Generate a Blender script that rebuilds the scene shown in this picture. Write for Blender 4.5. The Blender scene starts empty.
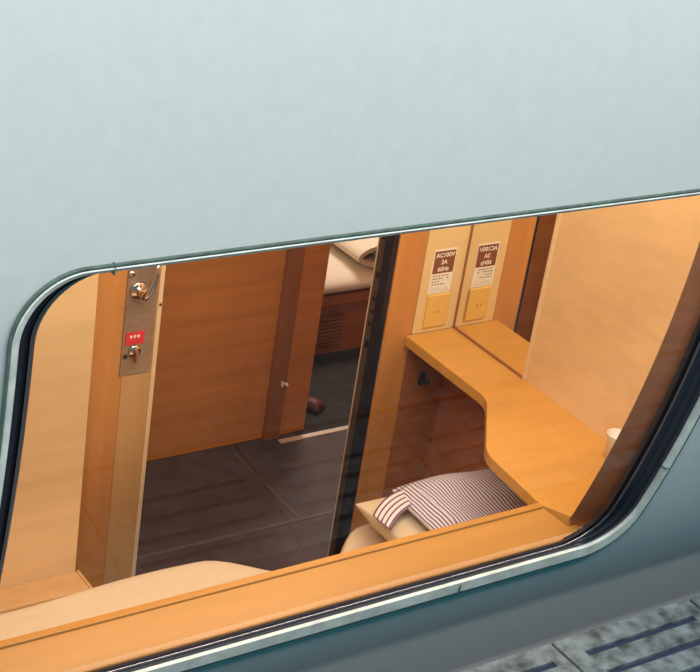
import bpy, bmesh, math, random
from mathutils import Vector, Matrix
random.seed(7)
SC = bpy.context.scene
COL = SC.collection

# ------------------------------------------------------------------ camera
cam_d = bpy.data.cameras.new('camera')
cam = bpy.data.objects.new('camera', cam_d); COL.objects.link(cam)
a, b, c = -0.65275099, 1.11492201, 0.15688214
cam.matrix_world = (Matrix.Rotation(a, 4, 'Z') @ Matrix.Rotation(b, 4, 'X') @ Matrix.Rotation(c, 4, 'Z'))
cam_d.sensor_fit = 'HORIZONTAL'; cam_d.sensor_width = 36
cam_d.lens = 36 * 1621.83 / 700
cam_d.clip_start = 0.05; cam_d.clip_end = 100
SC.camera = cam

# ------------------------------------------------------------------ exposure and world
SC.view_settings.view_transform = 'Standard'
SC.view_settings.look = 'None'
SC.view_settings.gamma = 1
SC.view_settings.exposure = 0.0
SC.view_settings.use_curve_mapping = False
W = bpy.data.worlds.new('world'); SC.world = W; W.use_nodes = True
W.node_tree.nodes['Background'].inputs[0].default_value = (0.02, 0.36, 0.48, 1)
W.node_tree.nodes['Background'].inputs[1].default_value = 0.52


def area(name, loc, rot, sx, sy, power, color):
    l = bpy.data.lights.new(name, 'AREA'); l.shape = 'RECTANGLE'; l.size = sx; l.size_y = sy
    l.energy = power; l.color = color
    o = bpy.data.objects.new(name, l); COL.objects.link(o); o.location = loc; o.rotation_euler = rot
    return o


def point(name, loc, r, power, color):
    l = bpy.data.lights.new(name, 'POINT'); l.shadow_soft_size = r; l.energy = power; l.color = color
    o = bpy.data.objects.new(name, l); COL.objects.link(o); o.location = loc
    return o


R = math.radians
# platform tubes overhead, along the train
area('platform_light', (1.6, 0.3, 0.95), (R(50), 0, 0), 7.0, 0.4, 146, (1.0, 0.90, 0.865))
# compartment ceiling lamp, corridor lamp, opposite compartment lamp
area('compartment_light', (1.65, 2.00, -0.60), (R(52), 0, 0), 1.4, 0.12, 18.5, (1.0, 0.84, 0.60))
area('corridor_light', (1.9, 3.18, -0.53), (0, 0, 0), 2.2, 0.2, 6.5, (1.0, 0.74, 0.48))
area('opposite_light', (3.1, 4.25, -0.53), (0, 0, 0), 0.6, 0.4, 20, (1.0, 0.88, 0.74))


# ------------------------------------------------------------------ materials
def mat(name, col, rough=0.5, metal=0.0, spec=0.5, coat=0.0, noise=None, bump=None):
    m = bpy.data.materials.new(name); m.use_nodes = True
    nt = m.node_tree; p = nt.nodes['Principled BSDF']
    p.inputs['Base Color'].default_value = (*col, 1)
    p.inputs['Roughness'].default_value = rough
    p.inputs['Metallic'].default_value = metal
    p.inputs['Specular IOR Level'].default_value = spec
    if coat:
        p.inputs['Coat Weight'].default_value = coat; p.inputs['Coat Roughness'].default_value = 0.12
    tc = nt.nodes.new('ShaderNodeTexCoord')
    if noise:
        scale, amt, vec, detail = noise
        mp = nt.nodes.new('ShaderNodeMapping'); mp.inputs['Scale'].default_value = vec
        nz = nt.nodes.new('ShaderNodeTexNoise'); nz.inputs['Scale'].default_value = scale
        nz.inputs['Detail'].default_value = detail
        mr = nt.nodes.new('ShaderNodeMapRange')
        mr.inputs['From Min'].default_value = 0.3; mr.inputs['From Max'].default_value = 0.7
        mr.inputs['To Min'].default_value = 1 - amt; mr.inputs['To Max'].default_value = 1 + amt * 0.6
        mx = nt.nodes.new('ShaderNodeVectorMath'); mx.operation = 'SCALE'; mx.inputs[0].default_value = col
        nt.links.new(tc.outputs['Object'], mp.inputs['Vector']); nt.links.new(mp.outputs[0], nz.inputs['Vector'])
        nt.links.new(nz.outputs['Fac'], mr.inputs['Value']); nt.links.new(mr.outputs[0], mx.inputs['Scale'])
        nt.links.new(mx.outputs[0], p.inputs['Base Color'])
    if bump:
        nb = nt.nodes.new('ShaderNodeTexNoise'); nb.inputs['Scale'].default_value = bump[0]
        nb.inputs['Detail'].default_value = 4
        bn = nt.nodes.new('ShaderNodeBump'); bn.inputs['Strength'].default_value = bump[1]
        bn.inputs['Distance'].default_value = bump[2]
        nt.links.new(tc.outputs['Object'], nb.inputs['Vector']); nt.links.new(nb.outputs['Fac'], bn.inputs['Height'])
        nt.links.new(bn.outputs[0], p.inputs['Normal'])
    return m


GR_X = (0.35, 2.0, 6.0)     # grain running along x
GR_Z = (6.0, 6.0, 0.4)
GR_Y = (6.0, 0.4, 6.0)
M = {}
M['body'] = mat('painted_steel', (0.615, 0.695, 0.69), 0.42, spec=0.35, bump=(3, 0.04, 0.02), noise=(40, 0.03, (1, 1, 1), 4))
M['trim'] = mat('pale_aluminium_trim', (0.74, 0.80, 0.74), 0.45, metal=0.0, noise=(25, 0.22, (1, 1, 1), 5))
M['seal'] = mat('dark_green_seal', (0.10, 0.17, 0.14), 0.6, noise=(60, 0.3, (1, 1, 1), 3))
M['rubber'] = mat('black_rubber', (0.010, 0.013, 0.024), 0.35, spec=0.5)
M['bead'] = mat('dark_metal_bead', (0.30, 0.27, 0.29), 0.2, metal=1.0)
M['concrete'] = mat('platform_concrete', (0.150, 0.20, 0.225), 0.8, noise=(30, 0.75, (1, 1, 1), 6), bump=(60, 0.5, 0.004))
M['groove'] = mat('groove_navy', (0.018, 0.032, 0.075), 0.9)  # dark navy for groove bottoms and the platform's lower edge
M['wood_panel'] = mat('light_wood_panel', (0.78, 0.555, 0.30), 0.35, noise=(5, 0.07, GR_X, 4))
M['wood_stile'] = mat('mid_wood_stile', (0.58, 0.35, 0.15), 0.35, noise=(5, 0.08, GR_Z, 4))
M['wood_frame'] = mat('orange_wood_frame', (0.60, 0.27, 0.075), 0.35, noise=(5, 0.12, GR_Z, 4))
M['wood_table'] = mat('honey_wood_top', (0.66, 0.35, 0.08), 0.32, noise=(6, 0.10, (0.6, 2.5, 1), 4))
M['wood_sill'] = mat('honey_wood_sill', (0.56, 0.27, 0.062), 0.32, noise=(6, 0.10, (0.4, 4, 4), 4))
M['wood_far'] = mat('reddish_wood', (0.62, 0.25, 0.07), 0.35, noise=(5, 0.14, GR_X, 4))
M['wood_dark'] = mat('dark_wood_post', (0.34, 0.14, 0.06), 0.4, noise=(5, 0.14, GR_Z, 4))
M['wood_under'] = mat('reddish_wood_under', (0.42, 0.16, 0.06), 0.4, noise=(5, 0.14, GR_X, 4))  # darker wood copy; shade under table and on reveal put into colour
M['edge'] = mat('pale_wood_edging', (0.78, 0.60, 0.40), 0.4)
M['beige'] = mat('beige_laminate', (0.82, 0.61, 0.32), 0.4, noise=(5, 0.04, (1, 1, 1), 2))
M['cream_wall'] = mat('cream_wall', (0.70, 0.56, 0.38), 0.6)
M['floor'] = mat('dark_vinyl', (0.055, 0.038, 0.043), 0.5, noise=(9, 0.2, (1, 1, 1), 5))
M['seam'] = mat('vinyl_seam', (0.085, 0.066, 0.062), 0.45)
M['floor_dark'] = mat('dark_carpet', (0.022, 0.018, 0.015), 0.85, noise=(40, 0.3, (1, 1, 1), 4))
M['sheet'] = mat('cream_sheet', (0.70, 0.57, 0.39), 0.85, bump=(9, 0.35, 0.02))
M['linen'] = mat('white_linen', (0.80, 0.73, 0.62), 0.85, bump=(9, 0.3, 0.02))
M['mirror'] = mat('mirror_silver', (0.93, 0.90, 0.84), 0.01, metal=1.0)
M['chrome'] = mat('chrome', (0.80, 0.78, 0.76), 0.12, metal=1.0)
M['plate'] = mat('brushed_metal_plate', (0.42, 0.33, 0.25), 0.38, metal=0.55, noise=(30, 0.1, (1, 1, 8), 3))
M['steel'] = mat('dull_steel', (0.20, 0.17, 0.14), 0.4, metal=0.7)
M['black'] = mat('matt_black', (0.012, 0.011, 0.012), 0.5)
M['bright_metal'] = mat('bright_metal_strip', (0.85, 0.82, 0.78), 0.3, metal=0.6)
M['red'] = mat('red_label', (0.72, 0.045, 0.055), 0.5)
M['white'] = mat('white_print', (0.88, 0.86, 0.80), 0.5)
M['brown'] = mat('brown_print', (0.25, 0.085, 0.04), 0.5)
M['ink'] = mat('dark_ink', (0.20, 0.14, 0.09), 0.6)
M['yellow'] = mat('yellowed_plastic', (0.80, 0.53, 0.14), 0.4)
M['vent'] = mat('vent_dark_wood', (0.16, 0.075, 0.035), 0.5)
M['slipper'] = mat('dark_red_vinyl', (0.12, 0.02, 0.015), 0.5)
M['slipper_dark'] = mat('dark_insole', (0.03, 0.018, 0.016), 0.7)


def stripe_mat(name, period, c_light, c_dark, duty, axis='X', wobble=0.0):
    m = bpy.data.materials.new(name); m.use_nodes = True
    nt = m.node_tree; p = nt.nodes['Principled BSDF']; p.inputs['Roughness'].default_value = 0.85
    uv = nt.nodes.new('ShaderNodeUVMap'); sep = nt.nodes.new('ShaderNodeSeparateXYZ')
    nz = nt.nodes.new('ShaderNodeTexNoise'); nz.inputs['Scale'].default_value = 14; nz.inputs['Detail'].default_value = 1
    s1 = nt.nodes.new('ShaderNodeMath'); s1.operation = 'MULTIPLY_ADD'; s1.inputs[1].default_value = wobble
    md = nt.nodes.new('ShaderNodeMath'); md.operation = 'PINGPONG'; md.inputs[1].default_value = period / 2
    gt = nt.nodes.new('ShaderNodeMapRange'); gt.inputs['From Min'].default_value = period / 2 * (duty - 0.12)
    gt.inputs['From Max'].default_value = period / 2 * (duty + 0.12)
    mx = nt.nodes.new('ShaderNodeMix'); mx.data_type = 'RGBA'
    mx.inputs[6].default_value = (*c_dark, 1); mx.inputs[7].default_value = (*c_light, 1)
    L = nt.links.new
    L(uv.outputs[0], sep.inputs[0]); L(uv.outputs[0], nz.inputs['Vector'])
    L(nz.outputs['Fac'], s1.inputs[0]); L(sep.outputs[axis], s1.inputs[2])
    L(s1.outputs[0], md.inputs[0]); L(md.outputs[0], gt.inputs[0]); L(gt.outputs[0], mx.inputs[0])
    L(mx.outputs[2], p.inputs['Base Color'])
    return m


M['robe'] = stripe_mat('striped_cotton', 0.0085, (0.76, 0.72, 0.76), (0.11, 0.085, 0.19), 0.42, 'X', 0.012)
M['sash'] = stripe_mat('striped_sash', 0.0145, (0.86, 0.78, 0.74), (0.17, 0.085, 0.19), 0.36, 'X', 0.0)

g = bpy.data.materials.new('window_glass'); g.use_nodes = True
nt = g.node_tree; nt.nodes.clear()
o_ = nt.nodes.new('ShaderNodeOutputMaterial'); mx_ = nt.nodes.new('ShaderNodeMixShader')
tr_ = nt.nodes.new('ShaderNodeBsdfTransparent'); tr_.inputs[0].default_value = (0.97, 0.96, 0.97, 1)
gl_ = nt.nodes.new('ShaderNodeBsdfGlossy'); gl_.inputs['Roughness'].default_value = 0.02
lw_ = nt.nodes.new('ShaderNodeLayerWeight'); lw_.inputs[0].default_value = 0.5
pw_ = nt.nodes.new('ShaderNodeMath'); pw_.operation = 'POWER'; pw_.inputs[1].default_value = 5
ma_ = nt.nodes.new('ShaderNodeMath'); ma_.operation = 'MULTIPLY_ADD'; ma_.inputs[1].default_value = 0.965; ma_.inputs[2].default_value = 0.042
nt.links.new(lw_.outputs['Facing'], pw_.inputs[0]); nt.links.new(pw_.outputs[0], ma_.inputs[0])
nt.links.new(ma_.outputs[0], mx_.inputs[0]); nt.links.new(tr_.outputs[0], mx_.inputs[1])
nt.links.new(gl_.outputs[0], mx_.inputs[2]); nt.links.new(mx_.outputs[0], o_.inputs[0])
M['glass'] = g


def emis(name, col, s):
    m = bpy.data.materials.new(name); m.use_nodes = True
    p = m.node_tree.nodes['Principled BSDF']
    p.inputs['Base Color'].default_value = (0.8, 0.8, 0.8, 1)
    p.inputs['Emission Color'].default_value = (*col, 1); p.inputs['Emission Strength'].default_value = s
    return m


M['lamp'] = emis('lamp_diffuser', (1.0, 0.80, 0.52), 3.0)


# ------------------------------------------------------------------ helpers
def finish(name, bm, m, parent=None, kind=None, smooth=False, bevel=0.0, seg=2, label=None, cat=None, group=None, org=None):
    bmesh.ops.remove_doubles(bm, verts=bm.verts, dist=1e-6)
    bmesh.ops.recalc_face_normals(bm, faces=bm.faces)
    if org is not None:
        bmesh.ops.translate(bm, verts=bm.verts, vec=-Vector(org))
    me = bpy.data.meshes.new(name); bm.to_mesh(me); bm.free()
    ms = m if isinstance(m, (list, tuple)) else [m]
    for k in ms: me.materials.append(M[k])
    o = bpy.data.objects.new(name, me); COL.objects.link(o)
    if org is not None: o.location = org
    if smooth:
        for p in me.polygons: p.use_smooth = True
    if bevel:
        md = o.modifiers.new('bevel', 'BEVEL'); md.width = bevel; md.segments = seg; md.limit_method = 'ANGLE'
    if parent is not None:
        o.parent = parent
        o.matrix_parent_inverse = parent.matrix_basis.inverted()
    if kind: o['kind'] = kind
    if label: o['label'] = label
    if cat: o['category'] = cat
    if group: o['group'] = group
    return o


def thing(name, label, cat, loc, group=None, kind=None):
    o = bpy.data.objects.new(name, None); COL.objects.link(o); o.location = loc; o.empty_display_size = 0.05
    if kind: o['kind'] = kind
    if label: o['label'] = label
    if cat: o['category'] = cat
    if group: o['group'] = group
    return o


def box(bm, x0, x1, y0, y1, z0, z1, mi=0):
    vs = [bm.verts.new((x, y, z)) for x in (x0, x1) for y in (y0, y1) for z in (z0, z1)]
    for f in ((0, 1, 3, 2), (4, 6, 7, 5), (0, 4, 5, 1), (2, 3, 7, 6), (0, 2, 6, 4), (1, 5, 7, 3)):
        fc = bm.faces.new([vs[i] for i in f]); fc.material_index = mi
    return vs


def B(name, ext, m, **k):
    bm = bmesh.new(); box(bm, *ext); return finish(name, bm, m, **k)


def prism(bm, pts, z0, z1):
    lo = [bm.verts.new((x, y, z0)) for x, y in pts]; hi = [bm.verts.new((x, y, z1)) for x, y in pts]
    n = len(pts)
    bm.faces.new(lo[::-1]); bm.faces.new(hi)
    for i in range(n): bm.faces.new((lo[i], lo[(i + 1) % n], hi[(i + 1) % n], hi[i]))


def cyl(bm, p0, p1, r0, r1=None, n=20, cap=True):
    r1 = r0 if r1 is None else r1
    p0, p1 = Vector(p0), Vector(p1); d = (p1 - p0).normalized()
    u = d.orthogonal().normalized(); v = d.cross(u)
    A = [bm.verts.new(p0 + r0 * (math.cos(t) * u + math.sin(t) * v)) for t in [2 * math.pi * i / n for i in range(n)]]
    Bv = [bm.verts.new(p1 + r1 * (math.cos(t) * u + math.sin(t) * v)) for t in [2 * math.pi * i / n for i in range(n)]]
    for i in range(n): bm.faces.new((A[i], A[(i + 1) % n], Bv[(i + 1) % n], Bv[i]))
    if cap: bm.faces.new(A[::-1]); bm.faces.new(Bv)


def tube(bm, pts, r, n=12):
    pts = [Vector(p) for p in pts]; rings = []
    for i, p in enumerate(pts):
        d = (pts[min(i + 1, len(pts) - 1)] - pts[max(i - 1, 0)]).normalized()
        u = d.cross(Vector((0.13, 0.2, 0.97))).normalized(); v = d.cross(u)
        rr = r[i] if isinstance(r, (list, tuple)) else r
        rings.append([bm.verts.new(p + rr * (math.cos(t) * u + math.sin(t) * v)) for t in [2 * math.pi * k / n for k in range(n)]])
    for A, C in zip(rings, rings[1:]):
        for k in range(n): bm.faces.new((A[k], A[(k + 1) % n], C[(k + 1) % n], C[k]))
    bm.faces.new(rings[0][::-1]); bm.faces.new(rings[-1])


def fillet(pts, r, n=8):
    """round the corners of a 2-D polygon; r per corner"""
    out = []; N = len(pts)
    for i in range(N):
        p = Vector(pts[i]); q0 = Vector(pts[i - 1]); q1 = Vector(pts[(i + 1) % N]); rr = r[i]
        if rr <= 0: out.append(tuple(p)); continue
        d0 = (q0 - p).normalized(); d1 = (q1 - p).normalized()
        s = p + d0 * rr; e = p + d1 * rr
        for k in range(n + 1):
            t = k / n
            out.append(tuple((1 - t) ** 2 * s + 2 * t * (1 - t) * p + t * t * e))
    return out


# body-side section: vertical above, turning inward below
def prof(z, d=0.0):
    t = max(0.0, -0.8575 - z)
    if z < -1.985:                      # skirt comes back to vertical
        t = 1.1275
        return 1.7658 + 0.19714 * t * t + d + min(0.05, (-1.985 - z) * 0.28)
    return 1.7658 + 0.19714 * t * t + d


def xr(z, L, Rr, T, Bt, r):
    """x-range of a rounded rectangle at height z"""
    ins = 0
    if z > T - r: ins = r - math.sqrt(max(0, r * r - (z - (T - r)) ** 2))
    if z < Bt + r: ins = r - math.sqrt(max(0, r * r - ((Bt + r) - z) ** 2))
    return L + ins, Rr - ins


def rows(T, Bt, r, n=18, nm=26):
    z = [T - r + r * math.cos(math.pi / 2 * k / n) for k in range(n)]
    z += [T - r - (T - Bt - 2 * r) * k / nm for k in range(nm)]
    z += [Bt + r - r * math.sin(math.pi / 2 * k / n) for k in range(n + 1)]
    return z


def skin_with_hole(bm, x0, x1, ztop, zbot, hole, d):
    L, Rr, T, Bt, r = hole
    zs = rows(*hole[2:])
    def strip(zl, fa, fb, nx):
        prev = None
        for z in zl:
            xa, xb = fa(z), fb(z)
            cur = [bm.verts.new((xa + (xb - xa) * k / nx, prof(z, d), z)) for k in range(nx + 1)]
            if prev:
                for k in range(nx): bm.faces.new((prev[k], prev[k + 1], cur[k + 1], cur[k]))
            prev = cur
    strip(zs, lambda z: x0, lambda z: xr(z, *hole)[0], 6)
    strip(zs, lambda z: xr(z, *hole)[1], lambda z: x1, 6)
    up = [ztop, ztop * 0.5 + T * 0.5, T]
    strip(up, lambda z: x0, lambda z: x1, 8)
    lo = [Bt]; z = Bt
    while z > zbot: z -= 0.015; lo.append(z)
    strip(lo, lambda z: x0, lambda z: x1, 8)


def loop(L, Rr, T, Bt, r, d, n=14, nm=20):
    if isinstance(r, (int, float)): r = (r, r, r, r)     # TL TR BR BL
    pts = []
    def arc(cx, cz, rr, a0):
        for k in range(n + 1):
            t = a0 - math.pi / 2 * k / n
            pts.append((cx + rr * math.cos(t), cz + rr * math.sin(t)))
    def seg(p, q):
        for k in range(1, nm):
            pts.append((p[0] + (q[0] - p[0]) * k / nm, p[1] + (q[1] - p[1]) * k / nm))
    arc(L + r[0], T - r[0], r[0], math.pi); seg((L + r[0], T), (Rr - r[1], T))
    arc(Rr - r[1], T - r[1], r[1], math.pi / 2); seg((Rr, T - r[1]), (Rr, Bt + r[2]))
    arc(Rr - r[2], Bt + r[2], r[2], 0); seg((Rr - r[2], Bt), (L + r[3], Bt))
    arc(L + r[3], Bt + r[3], r[3], -math.pi / 2); seg((L, Bt + r[3]), (L, T - r[0]))
    return [(x, prof(z, d), z) for x, z in pts]


def bridge(bm, loops, closed=False):
    V = [[bm.verts.new(p) for p in lp] for lp in loops]; n = len(V[0])
    prs = list(zip(V, V[1:])) + ([(V[-1], V[0])] if closed else [])
    for A, C in prs:
        for k in range(n): bm.faces.new((A[k], A[(k + 1) % n], C[(k + 1) % n], C[k]))


# ------------------------------------------------------------------ outside of the train
OUT = (0.793, 2.283, -0.915, -1.833, 0.108)
bm = bmesh.new()
skin_with_hole(bm, -2.5, 7.0, 0.9, -2.62, (OUT[0], OUT[1], OUT[2], OUT[3], OUT[4]), 0.0)
skin_with_hole(bm, -2.5, 7.0, 0.9, -2.62, (OUT[0], OUT[1], OUT[2], OUT[3], OUT[4]), 0.008)
body = finish('wall_outside', bm, 'body', kind='structure', smooth=True)
for p in body.data.polygons: p.use_smooth = True

# window frame: trim ring with seal line, rubber, pane
TIN = (0.811, 2.268, -0.929, -1.799, 0.098)
bm = bmesh.new()
L, Rr, T, Bt, r = OUT
bridge(bm, [loop(L + .003, Rr - .003, T - .003, Bt + .003, r - .003, 0.012), loop(L + .003, Rr - .003, T - .003, Bt + .003, r - .003, -0.0055),
            loop(L + .0055, Rr - .0055, T - .0055, Bt + .0055, r - .005, -0.0075),
            loop(TIN[0] - .002, TIN[1] + .002, TIN[2] + .002, TIN[3] - .002, TIN[4], -0.002),
            loop(*TIN[:4], TIN[4], 0.003), loop(*TIN[:4], TIN[4], 0.016)], closed=True)
win = finish('window_1', bm, 'trim', kind='structure', smooth=False)
for p in win.data.polygons: p.use_smooth = False
bm = bmesh.new()
bridge(bm, [loop(L - .002, Rr + .002, T + .002, Bt - .002, r, -0.0042), loop(L - .001, Rr + .001, T + .001, Bt - .001, r, -0.0065),
            loop(L + .0035, Rr - .0035, T - .0035, Bt + .0035, r - .0035, -0.0065), loop(L + .0035, Rr - .0035, T - .0035, Bt + .0035, r - .0035, 0.0)], closed=True)
finish('seal', bm, 'seal', parent=win, smooth=True)
bm = bmesh.new()
GIN = (0.837, 2.196, -0.933, -1.786)
bridge(bm, [loop(*TIN[:4], TIN[4], 0.006), loop(TIN[0] + .006, TIN[1] - .012, TIN[2] - .001, TIN[3] + .003, 0.095, 0.007),
            loop(TIN[0] + .008, TIN[1] - .02, TIN[2] - .0015, TIN[3] + .005, 0.095, 0.011),
            loop(TIN[0] + .012, TIN[1] - .034, TIN[2] - .002, TIN[3] + .008, 0.095, 0.012),
            loop(TIN[0] + .013, TIN[1] - .037, TIN[2] - .0025, TIN[3] + .009, 0.095, 0.015),
            loop(*GIN, 0.095, 0.019), loop(*GIN, 0.095, 0.030), loop(*TIN[:4], TIN[4], 0.030)], closed=True)
finish('rubber_gasket', bm, 'rubber', parent=win, smooth=False)
# glossy bead between rubber and glass
bm = bmesh.new()
def beadloop(off, d):
    return loop(GIN[0] - off, GIN[1] + off + .008, GIN[2] + off * .3, GIN[3] - off - .0015, 0.098, d)
bridge(bm, [beadloop(0.001, 0.016), beadloop(-0.0015, 0.0125), beadloop(0.002, 0.0105), beadloop(0.0055, 0.0115), beadloop(0.006, 0.016)], closed=True)
finish('glazing_bead', bm, 'bead', parent=win, smooth=True)
# joints across the trim
def joint(x, z, horizontal):
    bm = bmesh.new(); y = prof(z)
    if horizontal: vs = box(bm, x - .001, x + .001, y - .0073, y + .006, z - .0085, z + .0085)
    else: vs = box(bm, x - .008, x + .006, y - .0068, y + .006, z - .001, z + .001)
    finish('trim_joint', bm, 'seal', parent=win)
joint(0.937, -0.9215, True); joint(1.85, -1.815, True); joint(2.274, -1.585, False)
# pane
bm = bmesh.new()
H = (TIN[0] + .004, TIN[1] - .004, TIN[2] - .001, TIN[3] + .002, 0.097)
prev = None
for z in rows(*H[2:]):
    xa, xb = xr(z, *H)
    cur = [bm.verts.new((xa + (xb - xa) * k / 12, prof(z, 0.0215), z)) for k in range(13)]
    if prev:
        for k in range(12): bm.faces.new((prev[k], prev[k + 1], cur[k + 1], cur[k]))
    prev = cur
finish('glass_pane', bm, 'glass', parent=win, smooth=True)

# inner lining with its opening, and reveal boards
bm = bmesh.new()
LI = (0.79, 2.162, -0.895, -1.79, 0.02)
skin_with_hole(bm, 0.45, 2.461, -0.5, -1.95, LI, 0.062)
w = finish('wall_window_side', bm, 'wood_panel', kind='structure', smooth=True)
bm = bmesh.new()
bridge(bm, [loop(0.80, 2.226, -0.918, -1.802, (0.09, 0.09, 0.07, 0.07), 0.0305), loop(*LI[:4], (0.02, 0.02, 0.02, 0.02), 0.0625)])
finish('window_reveal', bm, 'wood_under', parent=win, smooth=False)  # same wood as the sill, its shade painted in with a darker tone
B('wall_window_side', (0.45, 2.461, 2.085, 2.10, -2.45, -1.93), 'wood_under', kind='structure')

# platform: edge slabs with anti-slip grooves
zp = -1.876
B('platform', (-3, 7.5, -6, 1.38, zp - 0.2, zp), 'concrete', kind='structure')
bm = bmesh.new(); bmg = bmesh.new()
W0 = 0.378; x = 1.9728 - 12 * W0
while x < 6.5:
    xa, xb = x + .0035, x + W0 - .0035
    ys = [1.786, 1.739, 1.723, 1.675, 1.659, 1.611, 1.595, 1.547, 1.531, 1.40]
    # slab with three sunk grooves: built of bars
    box(bm, xa, xb, 1.40, 1.786, zp - 0.09, zp - 0.008)
    gx0, gx1 = xa + .043, xb - .03
    box(bm, xa, gx0, 1.40, 1.786, zp - 0.008, zp); box(bm, gx1, xb, 1.40, 1.786, zp - 0.008, zp)
    for i in range(0, len(ys), 2):
        box(bm, gx0, gx1, ys[i + 1], ys[i], zp - 0.008, zp)
    for i in range(1, len(ys) - 2, 2):
        box(bmg, gx0 + .0005, gx1 - .0005, ys[i + 1] + .0005, ys[i] - .0005, zp - 0.0078, zp - 0.0062)
    x += W0
pe = finish('platform_edge', bm, 'concrete', kind='structure')
finish('groove_navy', bmg, 'groove', parent=pe)  # thin dark strips along the groove bottoms
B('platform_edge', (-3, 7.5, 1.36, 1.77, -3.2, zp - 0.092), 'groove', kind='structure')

# ------------------------------------------------------------------ room shell
ZF, ZC = -2.45, -0.50
XM, YB = 2.461, 2.80
bm = bmesh.new(); box(bm, 0.2, 4.4, 2.0, 3.50, ZF - 0.05, ZF)
fl = finish('floor', bm, 'floor', kind='structure')
bm = bmesh.new(); box(bm, 1.2, 2.5, 3.052, 3.066, ZF, ZF + 0.0012); box(bm, 2.262, 2.272, 3.066, 3.43, ZF, ZF + 0.0012)
finish('floor_seam', bm, 'seam', parent=fl)
B('floor', (2.5, 4.4, 3.4505, 5.0, ZF - 0.05, ZF + 0.001), 'floor_dark', kind='structure')
B('ceiling', (0.2, 4.4, 1.83, 5.0, ZC, ZC + 0.03), 'cream_wall', kind='structure')
def side_wall(name, x0, x1, y1, m):
    zz = [ZC - (ZC - ZF) * k / 30 for k in range(31)]
    pl = [(y1, ZC), (y1, ZF)] + [(max(prof(z, 0.03), prof(-1.985, 0.03) if z < -1.985 else 0), z) for z in zz[::-1]]
    bm = bmesh.new()
    A = [bm.verts.new((x0, y, z)) for y, z in pl]; C = [bm.verts.new((x1, y, z)) for y, z in pl]
    bm.faces.new(A); bm.faces.new(C[::-1])
    for i in range(len(pl)): bm.faces.new((A[i], A[(i + 1) % len(pl)], C[(i + 1) % len(pl)], C[i]))
    return finish(name, bm, m, kind='structure')
side_wall('wall_left', 0.43, 0.45, 2.86, 'wood_panel')
# thick wall that hides the open sliding door
B('wall_door_pocket', (0.45, 1.366, 2.63, 2.70, ZF, ZC), 'wood_panel', kind='structure', bevel=0.003)
B('wall_corridor', (0.2, 1.56, 2.875, 2.90, ZF, ZC), 'wood_under', kind='structure')
# right partition
side_wall('wall_right', XM, XM + 0.03, 2.90, 'wood_under')
B('trim_2', (XM - 0.004, XM, 1.98, 2.500, -1.75, ZC), 'wood_panel', kind='structure')
B('wall_back', (2.242, XM, YB, 2.868, ZF, ZC), 'wood_under', kind='structure')  # under-table shade of this wall is in its darker wood colour
B('trim_1', (2.242, 2.3255, YB - 0.004, YB, ZF, ZC), 'wood_frame', kind='structure', bevel=0.001)
B('trim_3', (2.3265, XM, YB - 0.006, YB, -1.75, ZC), 'beige', kind='structure')
B('wall_back', (1.56, 2.242, YB, 2.90, -0.62, ZC), 'wood_under', kind='structure')
# corridor far side
B('wall_far', (0.2, 2.39, 3.48, 3.52, ZF, ZC), 'wood_far', kind='structure')
B('trim_4', (2.39, 2.443, 3.465, 3.52, ZF - 0.0, ZC), 'wood_dark', kind='structure')
B('trim_5', (2.443, 2.5385, 3.478, 3.52, ZF, ZC), 'wood_far', kind='structure')
B('wall_far', (3.25, 4.4, 3.48, 3.52, ZF, ZC), 'wood_far', kind='structure')
B('trim_6', (2.43, 3.25, 3.43, 3.45, ZF - 0.02, ZF + 0.004), 'bright_metal', kind='structure', bevel=0.002)
B('wall_corridor_end', (0.18, 0.2, 2.87, 5.0, ZF, ZC), 'wood_far', kind='structure')
B('wall_corridor_end', (4.4, 4.42, 2.87, 5.0, ZF, ZC), 'wood_far', kind='structure')
B('wall_corridor', (XM + 0.03, 4.4, 2.87, 2.90, ZF, ZC), 'wood_under', kind='structure')
B('wall_opposite_outer', (0.2, 4.4, 4.98, 5.0, ZF, ZC), 'cream_wall', kind='structure')
B('wall_opposite_side', (2.515, 2.535, 3.52, 4.98, ZF, ZC), 'cream_wall', kind='structure')

# black jamb of our door
jb = B('door_jamb', (2.228, 2.242, YB + 0.002, 2.834, ZF, ZC - 0.1), 'rubber', kind='structure')
jb['kind'] = 'structure'; jb.name = 'trim_7'
bm = bmesh.new(); box(bm, 2.2345, 2.242, 2.834, 2.866, ZF, ZC - 0.1)
ms = finish('metal_channel', bm, 'steel', parent=jb)
bm = bmesh.new(); box(bm, 2.233, 2.242, 2.866, 2.869, ZF, ZC - 0.1)
finish('metal_edge_glint', bm, 'edge', parent=jb)  # pale strip: highlight on the metal edge put into its colour
for zc, h in ((-1.60, .018), (-1.665, .009), (-1.70, .009), (-1.735, .009), (-1.79, .022), (-1.50, .01)):
    B('latch_slot', (2.2335, 2.236, 2.845, 2.856, zc - h / 2, zc + h / 2), 'black', parent=jb)

# sliding door leaf, open to the left, with plate, lever and lock
YL = 2.82
dr = B('door_1', (1.05, 1.612, YL, YL + 0.032, ZF + 0.01, ZC - 0.1), 'wood_frame', kind='structure')
B('edge_strip', (1.612, 1.624, YL - 0.003, YL + 0.034, ZF + 0.01, ZC - 0.1), 'edge', parent=dr, bevel=0.002, label='pale wooden edge strip')
B('stile', (1.540, 1.6115, YL - 0.0012, YL, ZF + 0.01, -1.7440), 'wood_stile', parent=dr, label='paler lower stile')
B('lock_plate', (1.533, 1.608, YL - 0.003, YL, -1.7435, -1.30), 'plate', parent=dr, bevel=0.001, label='brushed metal plate')
bm = bmesh.new()
cx, cz = 1.560, -1.532
cyl(bm, (cx, YL - 0.003, cz), (cx, YL - 0.009, cz), 0.021, 0.019, 28)
cyl(bm, (cx, YL - 0.009, cz), (cx, YL - 0.034, cz), 0.010, 0.0095, 20)
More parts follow.
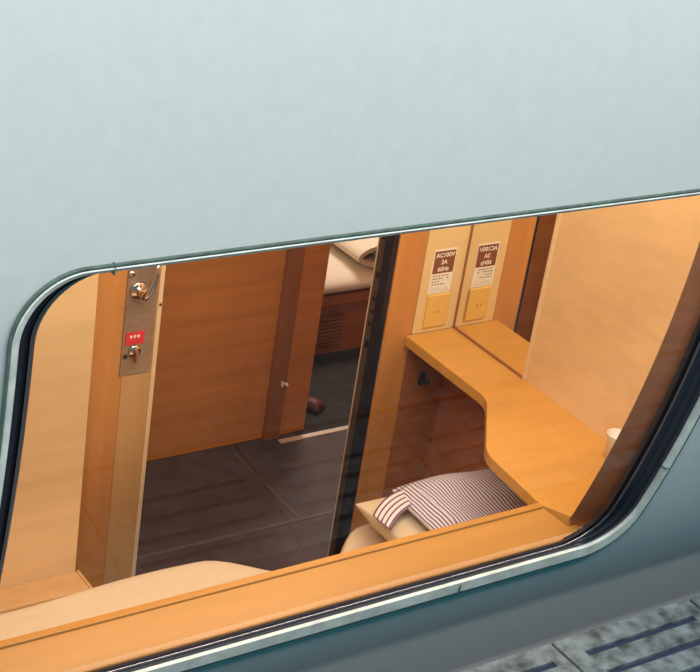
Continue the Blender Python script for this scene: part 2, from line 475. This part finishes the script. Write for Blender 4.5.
tube(bm, [(cx - .004, YL - .036, cz - .003), (cx + .008, YL - .038, cz + .010), (cx + .022, YL - .037, cz + .045), (cx + .030, YL - .036, cz + .085)], [0.011, 0.009, 0.0065, 0.006], 14)
finish('lever_handle', bm, 'chrome', parent=dr, smooth=True, label='chrome lever handle')
bm = bmesh.new()
cyl(bm, (1.540, YL - .003, -1.490), (1.540, YL - .008, -1.490), .008, .007, 18)
finish('screw_cap', bm, 'chrome', parent=dr, smooth=True)
lb = B('lock_label', (1.5395, 1.586, YL - 0.0045, YL - 0.003, -1.6655, -1.6345), 'red', parent=dr, label='small red label with white marks')
bm = bmesh.new()
for k in range(3):
    u = 1.5525 + k * .009
    box(bm, u - .003, u + .003, YL - .0052, YL - .0045, -1.6475, -1.6435)
    box(bm, u - .0012, u + .0012, YL - .0053, YL - .0045, -1.6495, -1.6415)
finish('label_print', bm, 'white', parent=lb)
bm = bmesh.new()
cyl(bm, (1.5640, YL - .003, -1.683), (1.5640, YL - .008, -1.683), .0155, .014, 26)
lk = finish('thumb_turn', bm, 'chrome', parent=dr, smooth=True)
bm = bmesh.new(); box(bm, 1.5595, 1.5675, YL - .022, YL - .008, -1.706, -1.676)
finish('turn_knob', bm, 'wood_dark', parent=lk, bevel=.002)
bm = bmesh.new(); cyl(bm, (1.5425, YL - .003, -1.694), (1.5425, YL - .006, -1.694), .005, .005, 14)
finish('key_hole', bm, 'black', parent=dr)
bm = bmesh.new(); cyl(bm, (1.6185, YL - .0032, -1.575), (1.6185, YL - .006, -1.575), .0026, .0026, 10)
finish('edge_screw', bm, 'black', parent=dr)

# catch on the far post
t = thing('door_catch', 'tiny bright metal catch screwed to the dark post across the corridor', 'catch', (2.437, 3.465, -2.262))
bm = bmesh.new(); box(bm, 2.424, 2.431, 3.459, 3.465, -2.270, -2.256)
finish('catch_plate', bm, 'white', parent=t)
bm = bmesh.new(); cyl(bm, (2.441, 3.465, -2.266), (2.441, 3.455, -2.266), .0048, .004, 12)
finish('catch_stud', bm, 'white', parent=t)

# ------------------------------------------------------------------ table and sill
poly = [(2.131, 2.0475), (2.164, 1.988), (XM, 1.988), (XM, YB - .006), (2.308, YB - .006), (2.308, 2.462), (2.150, 2.262)]
rr = [0.002, 0, 0, 0, 0, 0.035, 0.035]
bm = bmesh.new(); prism(bm, fillet(poly, rr, 8), -1.778, -1.75)
tb = finish('table', bm, 'wood_table', bevel=0.0025, label='honey coloured wooden table top fixed along the wall under the mirror', cat='table')
bm = bmesh.new()
pts = [(0.45, 1.986), (0.80, 1.986), (0.80, 1.960), (2.20, 1.960), (2.20, 1.986), (2.161, 1.986), (2.129, 2.0475), (0.45, 2.0475)]
def zs_(y): return -1.7505 - (2.0475 - y) * 0.36
lo = [bm.verts.new((x, y, zs_(y) - .028)) for x, y in pts]; hi = [bm.verts.new((x, y, zs_(y))) for x, y in pts]
bm.faces.new(lo[::-1]); bm.faces.new(hi)
for i in range(8): bm.faces.new((lo[i], lo[(i + 1) % 8], hi[(i + 1) % 8], hi[i]))
sl = finish('window_sill', bm, 'wood_sill', kind='structure', bevel=0.003); sl.name = 'trim_8'
B('sill_nosing', (0.45, 2.1285, 2.0370, 2.0535, -1.778, -1.7480), 'wood_sill', parent=sl, bevel=0.0022, seg=3)

# ------------------------------------------------------------------ mirror
t = thing('mirror', 'tall frameless wall mirror rising from the table along the right wall', 'mirror', (XM, 2.65, -1.75))
B('mirror_glass', (XM - .0065, XM - .0035, 2.5105, YB - .0135, -1.7425, -0.75), 'mirror', parent=t)
bm = bmesh.new()
box(bm, XM - .008, XM, YB - .0130, YB - .0065, -1.7495, -0.74)
box(bm, XM - .008, XM, 2.5095, YB - .0135, -1.7495, -1.7435)
finish('mirror_frame', bm, 'wood_dark', parent=t, bevel=.0008)
B('mirror_edging', (XM - .009, XM, 2.500, 2.5095, -1.7495, -0.74), 'edge', parent=t, bevel=.0015, label='pale edging strip')

# ------------------------------------------------------------------ notice and socket
def text(body, x, z, size, y, m, parent, name='lettering'):
    cu = bpy.data.curves.new(name, 'FONT'); cu.body = body; cu.size = size; cu.align_x = 'CENTER'; cu.align_y = 'CENTER'
    cu.extrude = 0.0003; cu.offset = 0.0004
    o = bpy.data.objects.new(name, cu); COL.objects.link(o)
    o.location = (x, y, z); o.rotation_euler = (math.pi / 2, 0, 0)
    bpy.context.view_layer.update()
    me = bpy.data.meshes.new_from_object(o.evaluated_get(bpy.context.evaluated_depsgraph_get()))
    n = bpy.data.objects.new(name, me); COL.objects.link(n); n.matrix_world = o.matrix_world.copy()
    bpy.data.objects.remove(o)
    me.materials.clear(); me.materials.append(M[m])
    n.parent = parent; n.matrix_parent_inverse = parent.matrix_basis.inverted()
    return n


YP = YB - .006
t = thing('power_notice', 'white and brown power notice stuck above the yellow socket plate', 'notice', (2.387, YP, -1.643))
B('sticker', (2.3525, 2.4215, YP - .0012, YP, -1.643, -1.524), 'white', parent=t)
B('brown_field', (2.3555, 2.4185, YP - .0018, YP - .0012, -1.588, -1.528), 'brown', parent=t)
text('AC100V', 2.387, -1.5395, 0.0162, YP - .0021, 'white', t)
text('2A', 2.387, -1.5585, 0.0162, YP - .0021, 'white', t)
text('60Hz', 2.387, -1.5775, 0.0162, YP - .0021, 'white', t)
bm = bmesh.new()
for k, (n, z) in enumerate(((6, -1.5955), (6, -1.603), (3, -1.611), (5, -1.6185), (7, -1.630), (7, -1.636))):
    for j in range(n):
        x = 2.360 + j * 0.0085
        if random.random() < .85: box(bm, x, x + random.uniform(.004, .007), YP - .0016, YP - .0012, z - .0012 + k * .0001, z + (.0014 if k < 4 else 0))
finish('small_print', bm, 'ink', parent=t)
t = thing('power_socket', 'yellowed square socket plate on the beige wall just above the table', 'socket', (2.3885, YP, -1.736))
B('face_plate', (2.3545, 2.4235, YP - .006, YP, -1.735, -1.6465), 'yellow', parent=t, bevel=.002)
bm = bmesh.new()
box(bm, 2.381, 2.383, YP - .0066, YP - .006, -1.697, -1.690); box(bm, 2.392, 2.394, YP - .0066, YP - .006, -1.697, -1.690)
finish('socket_hole', bm, 'ink', parent=t)

# coat hook under the table on back wall
t = thing('coat_hook', 'small black hook on the shaded wall beneath the table', 'hook', (2.386, YB, -1.89))
B('hook_plate', (2.378, 2.396, YB - .006, YB, -1.905, -1.868), 'black', parent=t, bevel=.002)
bm = bmesh.new(); tube(bm, [(2.387, YB - .006, -1.885), (2.387, YB - .02, -1.893), (2.387, YB - .028, -1.888), (2.387, YB - .03, -1.876)], .004, 10)
finish('hook_arm', bm, 'black', parent=t, smooth=True)

# paper cup by the window end of the table
t = thing('paper_cup', 'small white paper cup standing on the table near the window', 'cup', (2.413, 2.137, -1.75))
bm = bmesh.new(); n = 28
prof_c = [(0.0, .001), (.019, .001), (.0195, 0.0), (.021, .0), (.0285, .062), (.0297, .0632), (.0285, .0645), (.0272, .0632), (.0200, .004), (0.0, .004)]
rings = [[bm.verts.new((2.413 + 0.85 * r_ * math.cos(2 * math.pi * k / n), 2.137 + 0.85 * r_ * math.sin(2 * math.pi * k / n), -1.75 + z_)) for k in range(n)] for r_, z_ in prof_c[1:-1]]
for A, C in zip(rings, rings[1:]):
    for k in range(n): bm.faces.new((A[k], A[(k + 1) % n], C[(k + 1) % n], C[k]))
bm.faces.new(rings[0]); bm.faces.new(rings[-1])
finish('cup_body', bm, 'white', parent=t, smooth=True)

# ------------------------------------------------------------------ bed
bed = thing('bed', 'cream sheeted bed along the window below the sill', 'bed', (1.4, 2.25, ZF))
B('bed_base', (0.46, 2.445, 2.11, 2.43, ZF, -2.19), 'wood_under', parent=bed, bevel=.004)
bm = bmesh.new()
box(bm, 0.46, 1.3665, 2.557, 2.63, -2.13, -2.10)
box(bm, 1.3665, 1.374, 2.557, 2.63, -2.13, -2.0985)
finish('side_ledge', bm, 'wood_stile', parent=bed, bevel=.002, label='light wood ledge')


def sm(t): t = max(0, min(1, t)); return t * t * (3 - 2 * t)


def edge_y(x):
    y = 2.547 + 0.006 * math.sin(x * 9)
    y -= 0.115 * sm((x - 1.64) / 0.20)
    y += 0.10 * sm((x - 1.90) / 0.16)
    return y


bm = bmesh.new(); uvl = None
NX, NY = 90, 34
prev = None
for i in range(NX + 1):
    x = 0.47 + (2.44 - 0.47) * i / NX
    ye = edge_y(x); y0 = 2.105
    cur = []
    # top from window side to back edge, then rounded over and under
    for j in range(NY + 1):
        u = j / NY; y = y0 + (ye - y0) * u
        z = -2.092 + 0.004 * math.sin(9 * x + 3 * y) - 0.004 * sm((u - .85) / .15) ** 2
        cur.append((x, y, z))
    zt = cur[-1][2]
    for k in range(1, 9):
        t_ = math.pi * k / 8
        cur.append((x, ye + 0.02 * math.sin(t_), zt - 0.04 + 0.04 * math.cos(t_)))
    cur.append((x, y0, -2.187))
    cur = [bm.verts.new(p) for p in cur]
    if prev:
        for k in range(len(cur)): bm.faces.new((prev[k], prev[(k + 1) % len(cur)], cur[(k + 1) % len(cur)], cur[k]))
    else: bm.faces.new(cur)
    prev = cur
bm.faces.new(prev[::-1])
finish('mattress', bm, 'sheet', parent=bed, smooth=True)


def cushion(bm, c, hx, hy, h, ang=0, n=40, m=28, p=3.2, zb=0.0, uvscale=True, fn=None, pinch=0.0, hb=0.012):
    """soft closed pad: rounded-rectangle plan, domed top, flat-ish bottom. returns uv map layer filled in metres"""
    uv = bm.loops.layers.uv.verify()
    ca, sa = math.cos(ang), math.sin(ang)
    def P(s, t, side):   # s,t in -1..1 square
        x = hx * s * (1 - pinch * (1 - t * t)) ; y = hy * t * (1 - pinch * (1 - s * s))
        e = (1 - abs(s) ** p) * (1 - abs(t) ** p); e = max(0, e) ** 0.42
        z = (h * e if side else -hb * e) + zb
        if fn: z += fn(s, t) * (e if side else 0)
        return Vector((c[0] + ca * x - sa * y, c[1] + sa * x + ca * y, c[2] + z)), (x, y)
    def q(k, n): # denser toward the edges
        return math.sin((k / n - .5) * math.pi)
    for side in (1, 0):
        G = [[P(q(i, n), q(j, m), side) for j in range(m + 1)] for i in range(n + 1)]
        V = [[bm.verts.new(G[i][j][0]) for j in range(m + 1)] for i in range(n + 1)]
        for i in range(n):
            for j in range(m):
                f = bm.faces.new((V[i][j], V[i + 1][j], V[i + 1][j + 1], V[i][j + 1]))
                for l, (a_, b_) in zip(f.loops, ((i, j), (i + 1, j), (i + 1, j + 1), (i, j + 1))):
                    l[uv].uv = G[a_][b_][1]


bm = bmesh.new()
cushion(bm, (2.233, 2.330, -2.012), 0.218, 0.185, 0.028, ang=-0.02, p=3.0, pinch=0.05, hb=0.075)
finish('pillow', bm, 'sheet', smooth=True, label='cream pillow lying on the bed under the folded striped robe', cat='pillow')

# folded robe: a stack of cloth layers, top layer folded over the left edge
robe = thing('folded_robe', 'folded cotton robe with fine purple and white stripes on the pillow', 'robe', (2.285, 2.34, -2.0))
bm = bmesh.new()
cushion(bm, (2.270, 2.314, -1.979), 0.184, 0.168, 0.044, ang=-0.08, p=4.5, hb=0.001, fn=lambda s, t: 0.006 * math.sin(5 * s) * math.cos(3 * t))
finish('robe_layers', bm, 'robe', parent=robe, smooth=True)


def ribbon(bm, path, width_vec, th=0.003):
    """strip of cloth following path, uv x across width in metres"""
    uv = bm.loops.layers.uv.verify()
    path = [Vector(p) for p in path]; NW = 6; sec = []
    acc = 0
    for i, p in enumerate(path):
        wv = width_vec(i / (len(path) - 1)) if callable(width_vec) else Vector(width_vec)
        d = (path[min(i + 1, len(path) - 1)] - path[max(i - 1, 0)]).normalized()
        nrm = d.cross(wv).normalized()
        if i: acc += (path[i] - path[i - 1]).length
        row = []
        for k in range(NW + 1):
            t = k / NW - .5
            row.append((p + wv * t + nrm * th, (wv.length * t, acc)))
        for k in range(NW, -1, -1):
            t = k / NW - .5
            row.append((p + wv * t - nrm * th, (wv.length * t, acc)))
        sec.append([(bm.verts.new(v), u) for v, u in row])
    for A, C in zip(sec, sec[1:]):
        n = len(A)
        for k in range(n):
            quad = (A[k], A[(k + 1) % n], C[(k + 1) % n], C[k])
            f = bm.faces.new([v for v, _ in quad])
            for l, (_, u) in zip(f.loops, quad): l[uv].uv = u
    for A in (sec[0], sec[-1]): bm.faces.new([v for v, _ in A])


def bez(p0, p1, p2, p3, n=18):
    P_ = [Vector(p) for p in (p0, p1, p2, p3)]
    return [(1 - t) ** 3 * P_[0] + 3 * (1 - t) ** 2 * t * P_[1] + 3 * (1 - t) * t * t * P_[2] + t ** 3 * P_[3] for t in [k / n for k in range(n + 1)]]


bm = bmesh.new()
ribbon(bm, bez((2.104, 2.466, -1.962), (2.098, 2.41, -1.948), (2.098, 2.33, -1.948), (2.095, 2.20, -1.958)), (0.050, 0.0, 0.020), .006)
finish('robe_fold', bm, 'robe', parent=robe, smooth=True)
bm = bmesh.new()
ribbon(bm, bez((2.116, 2.43, -1.960), (2.08, 2.43, -1.952), (2.03, 2.415, -1.962), (2.005, 2.396, -1.984)), (0.004, -0.062, 0.002), .004)
finish('cotton_belt', bm, 'sash', smooth=True, label='folded white cotton belt with broad purple stripes beside the folded robe on the pillow', cat='belt')

# ------------------------------------------------------------------ opposite compartment
ob = thing('bed', 'low bed in the compartment across the corridor with a vent in its base', 'bed', (3.3, 4.3, ZF))
B('bed_base', (2.54, 4.38, 3.885, 4.97, ZF, -2.23), 'wood_under', parent=ob)
B('edge_board', (2.54, 4.38, 3.872, 3.884, -2.265, -2.228), 'wood_under', parent=ob, bevel=.004)
B('edge_board', (2.54, 4.38, 3.878, 3.884, -2.288, -2.267), 'wood_dark', parent=ob, bevel=.002)
v = B('vent_grille', (2.800, 2.926, 3.878, 3.885, -2.42, -2.300), 'vent', parent=ob, label='dark louvred vent')
bm = bmesh.new()
for k in range(8):
    z = -2.412 + k * .0135; box(bm, 2.806, 2.920, 3.872, 3.878, z, z + .007)
finish('louvre', bm, 'wood_dark', parent=v)
bm = bmesh.new()
cushion(bm, (3.42, 4.40, -2.205), 0.88, 0.54, 0.045, p=12, hb=.022)
finish('mattress', bm, 'linen', parent=ob, smooth=True)
# folded duvet: spiral of thick cloth lying along x
def spiral(bm, y0, y1, xc, zc, a0, b0, turns=1.5, th=.008, tail=1.1):
    pts = []
    N = 54
    for i in range(N + 1):          # from the heart outwards, then along the underside/top to the right
        t = i / N; an = math.pi * .5 + turns * 2 * math.pi * t; rf = 0.22 + 0.78 * t
        pts.append((xc + a0 * rf * math.cos(an), zc + b0 * rf * math.sin(an)))
    pts += [(xc + tail * k / 4, zc - b0 + 0.0 * k) for k in range(1, 5)]
    n = len(pts); rings = []
    for i, (x, z) in enumerate(pts):
        dx = pts[min(i + 1, n - 1)][0] - pts[max(i - 1, 0)][0]; dz = pts[min(i + 1, n - 1)][1] - pts[max(i - 1, 0)][1]
        l = math.hypot(dx, dz); nx, nz = -dz / l * th, dx / l * th
        rings.append([bm.verts.new((x + nx, y0, z + nz)), bm.verts.new((x + nx, y1, z + nz)),
                      bm.verts.new((x - nx, y1, z - nz)), bm.verts.new((x - nx, y0, z - nz))])
    for A, C in zip(rings, rings[1:]):
        for k in range(4): bm.faces.new((A[k], A[(k + 1) % 4], C[(k + 1) % 4], C[k]))
    bm.faces.new(rings[0]); bm.faces.new(rings[-1])
bm = bmesh.new(); spiral(bm, 3.885, 4.75, 3.10, -2.108, .155, .042)
box(bm, 3.10, 4.2, 3.89, 4.74, -2.142, -2.075)
finish('rolled_duvet', bm, 'linen', smooth=False, bevel=.003, label='rolled white duvet on the bed across the corridor', cat='duvet')

# slipper on the opposite floor
t = thing('slipper', 'dark red slipper on the floor inside the opposite doorway', 'slipper', (2.655, 3.585, ZF))
bm = bmesh.new(); cushion(bm, (2.620, 3.60, ZF + .012), .026, .06, .010, ang=0.5, p=2.4)
finish('sole', bm, 'slipper_dark', parent=t, smooth=True)
bm = bmesh.new(); cushion(bm, (2.630, 3.58, ZF + .014), .025, .036, .026, ang=0.5, p=2.4)
finish('upper', bm, 'slipper', parent=t, smooth=True)
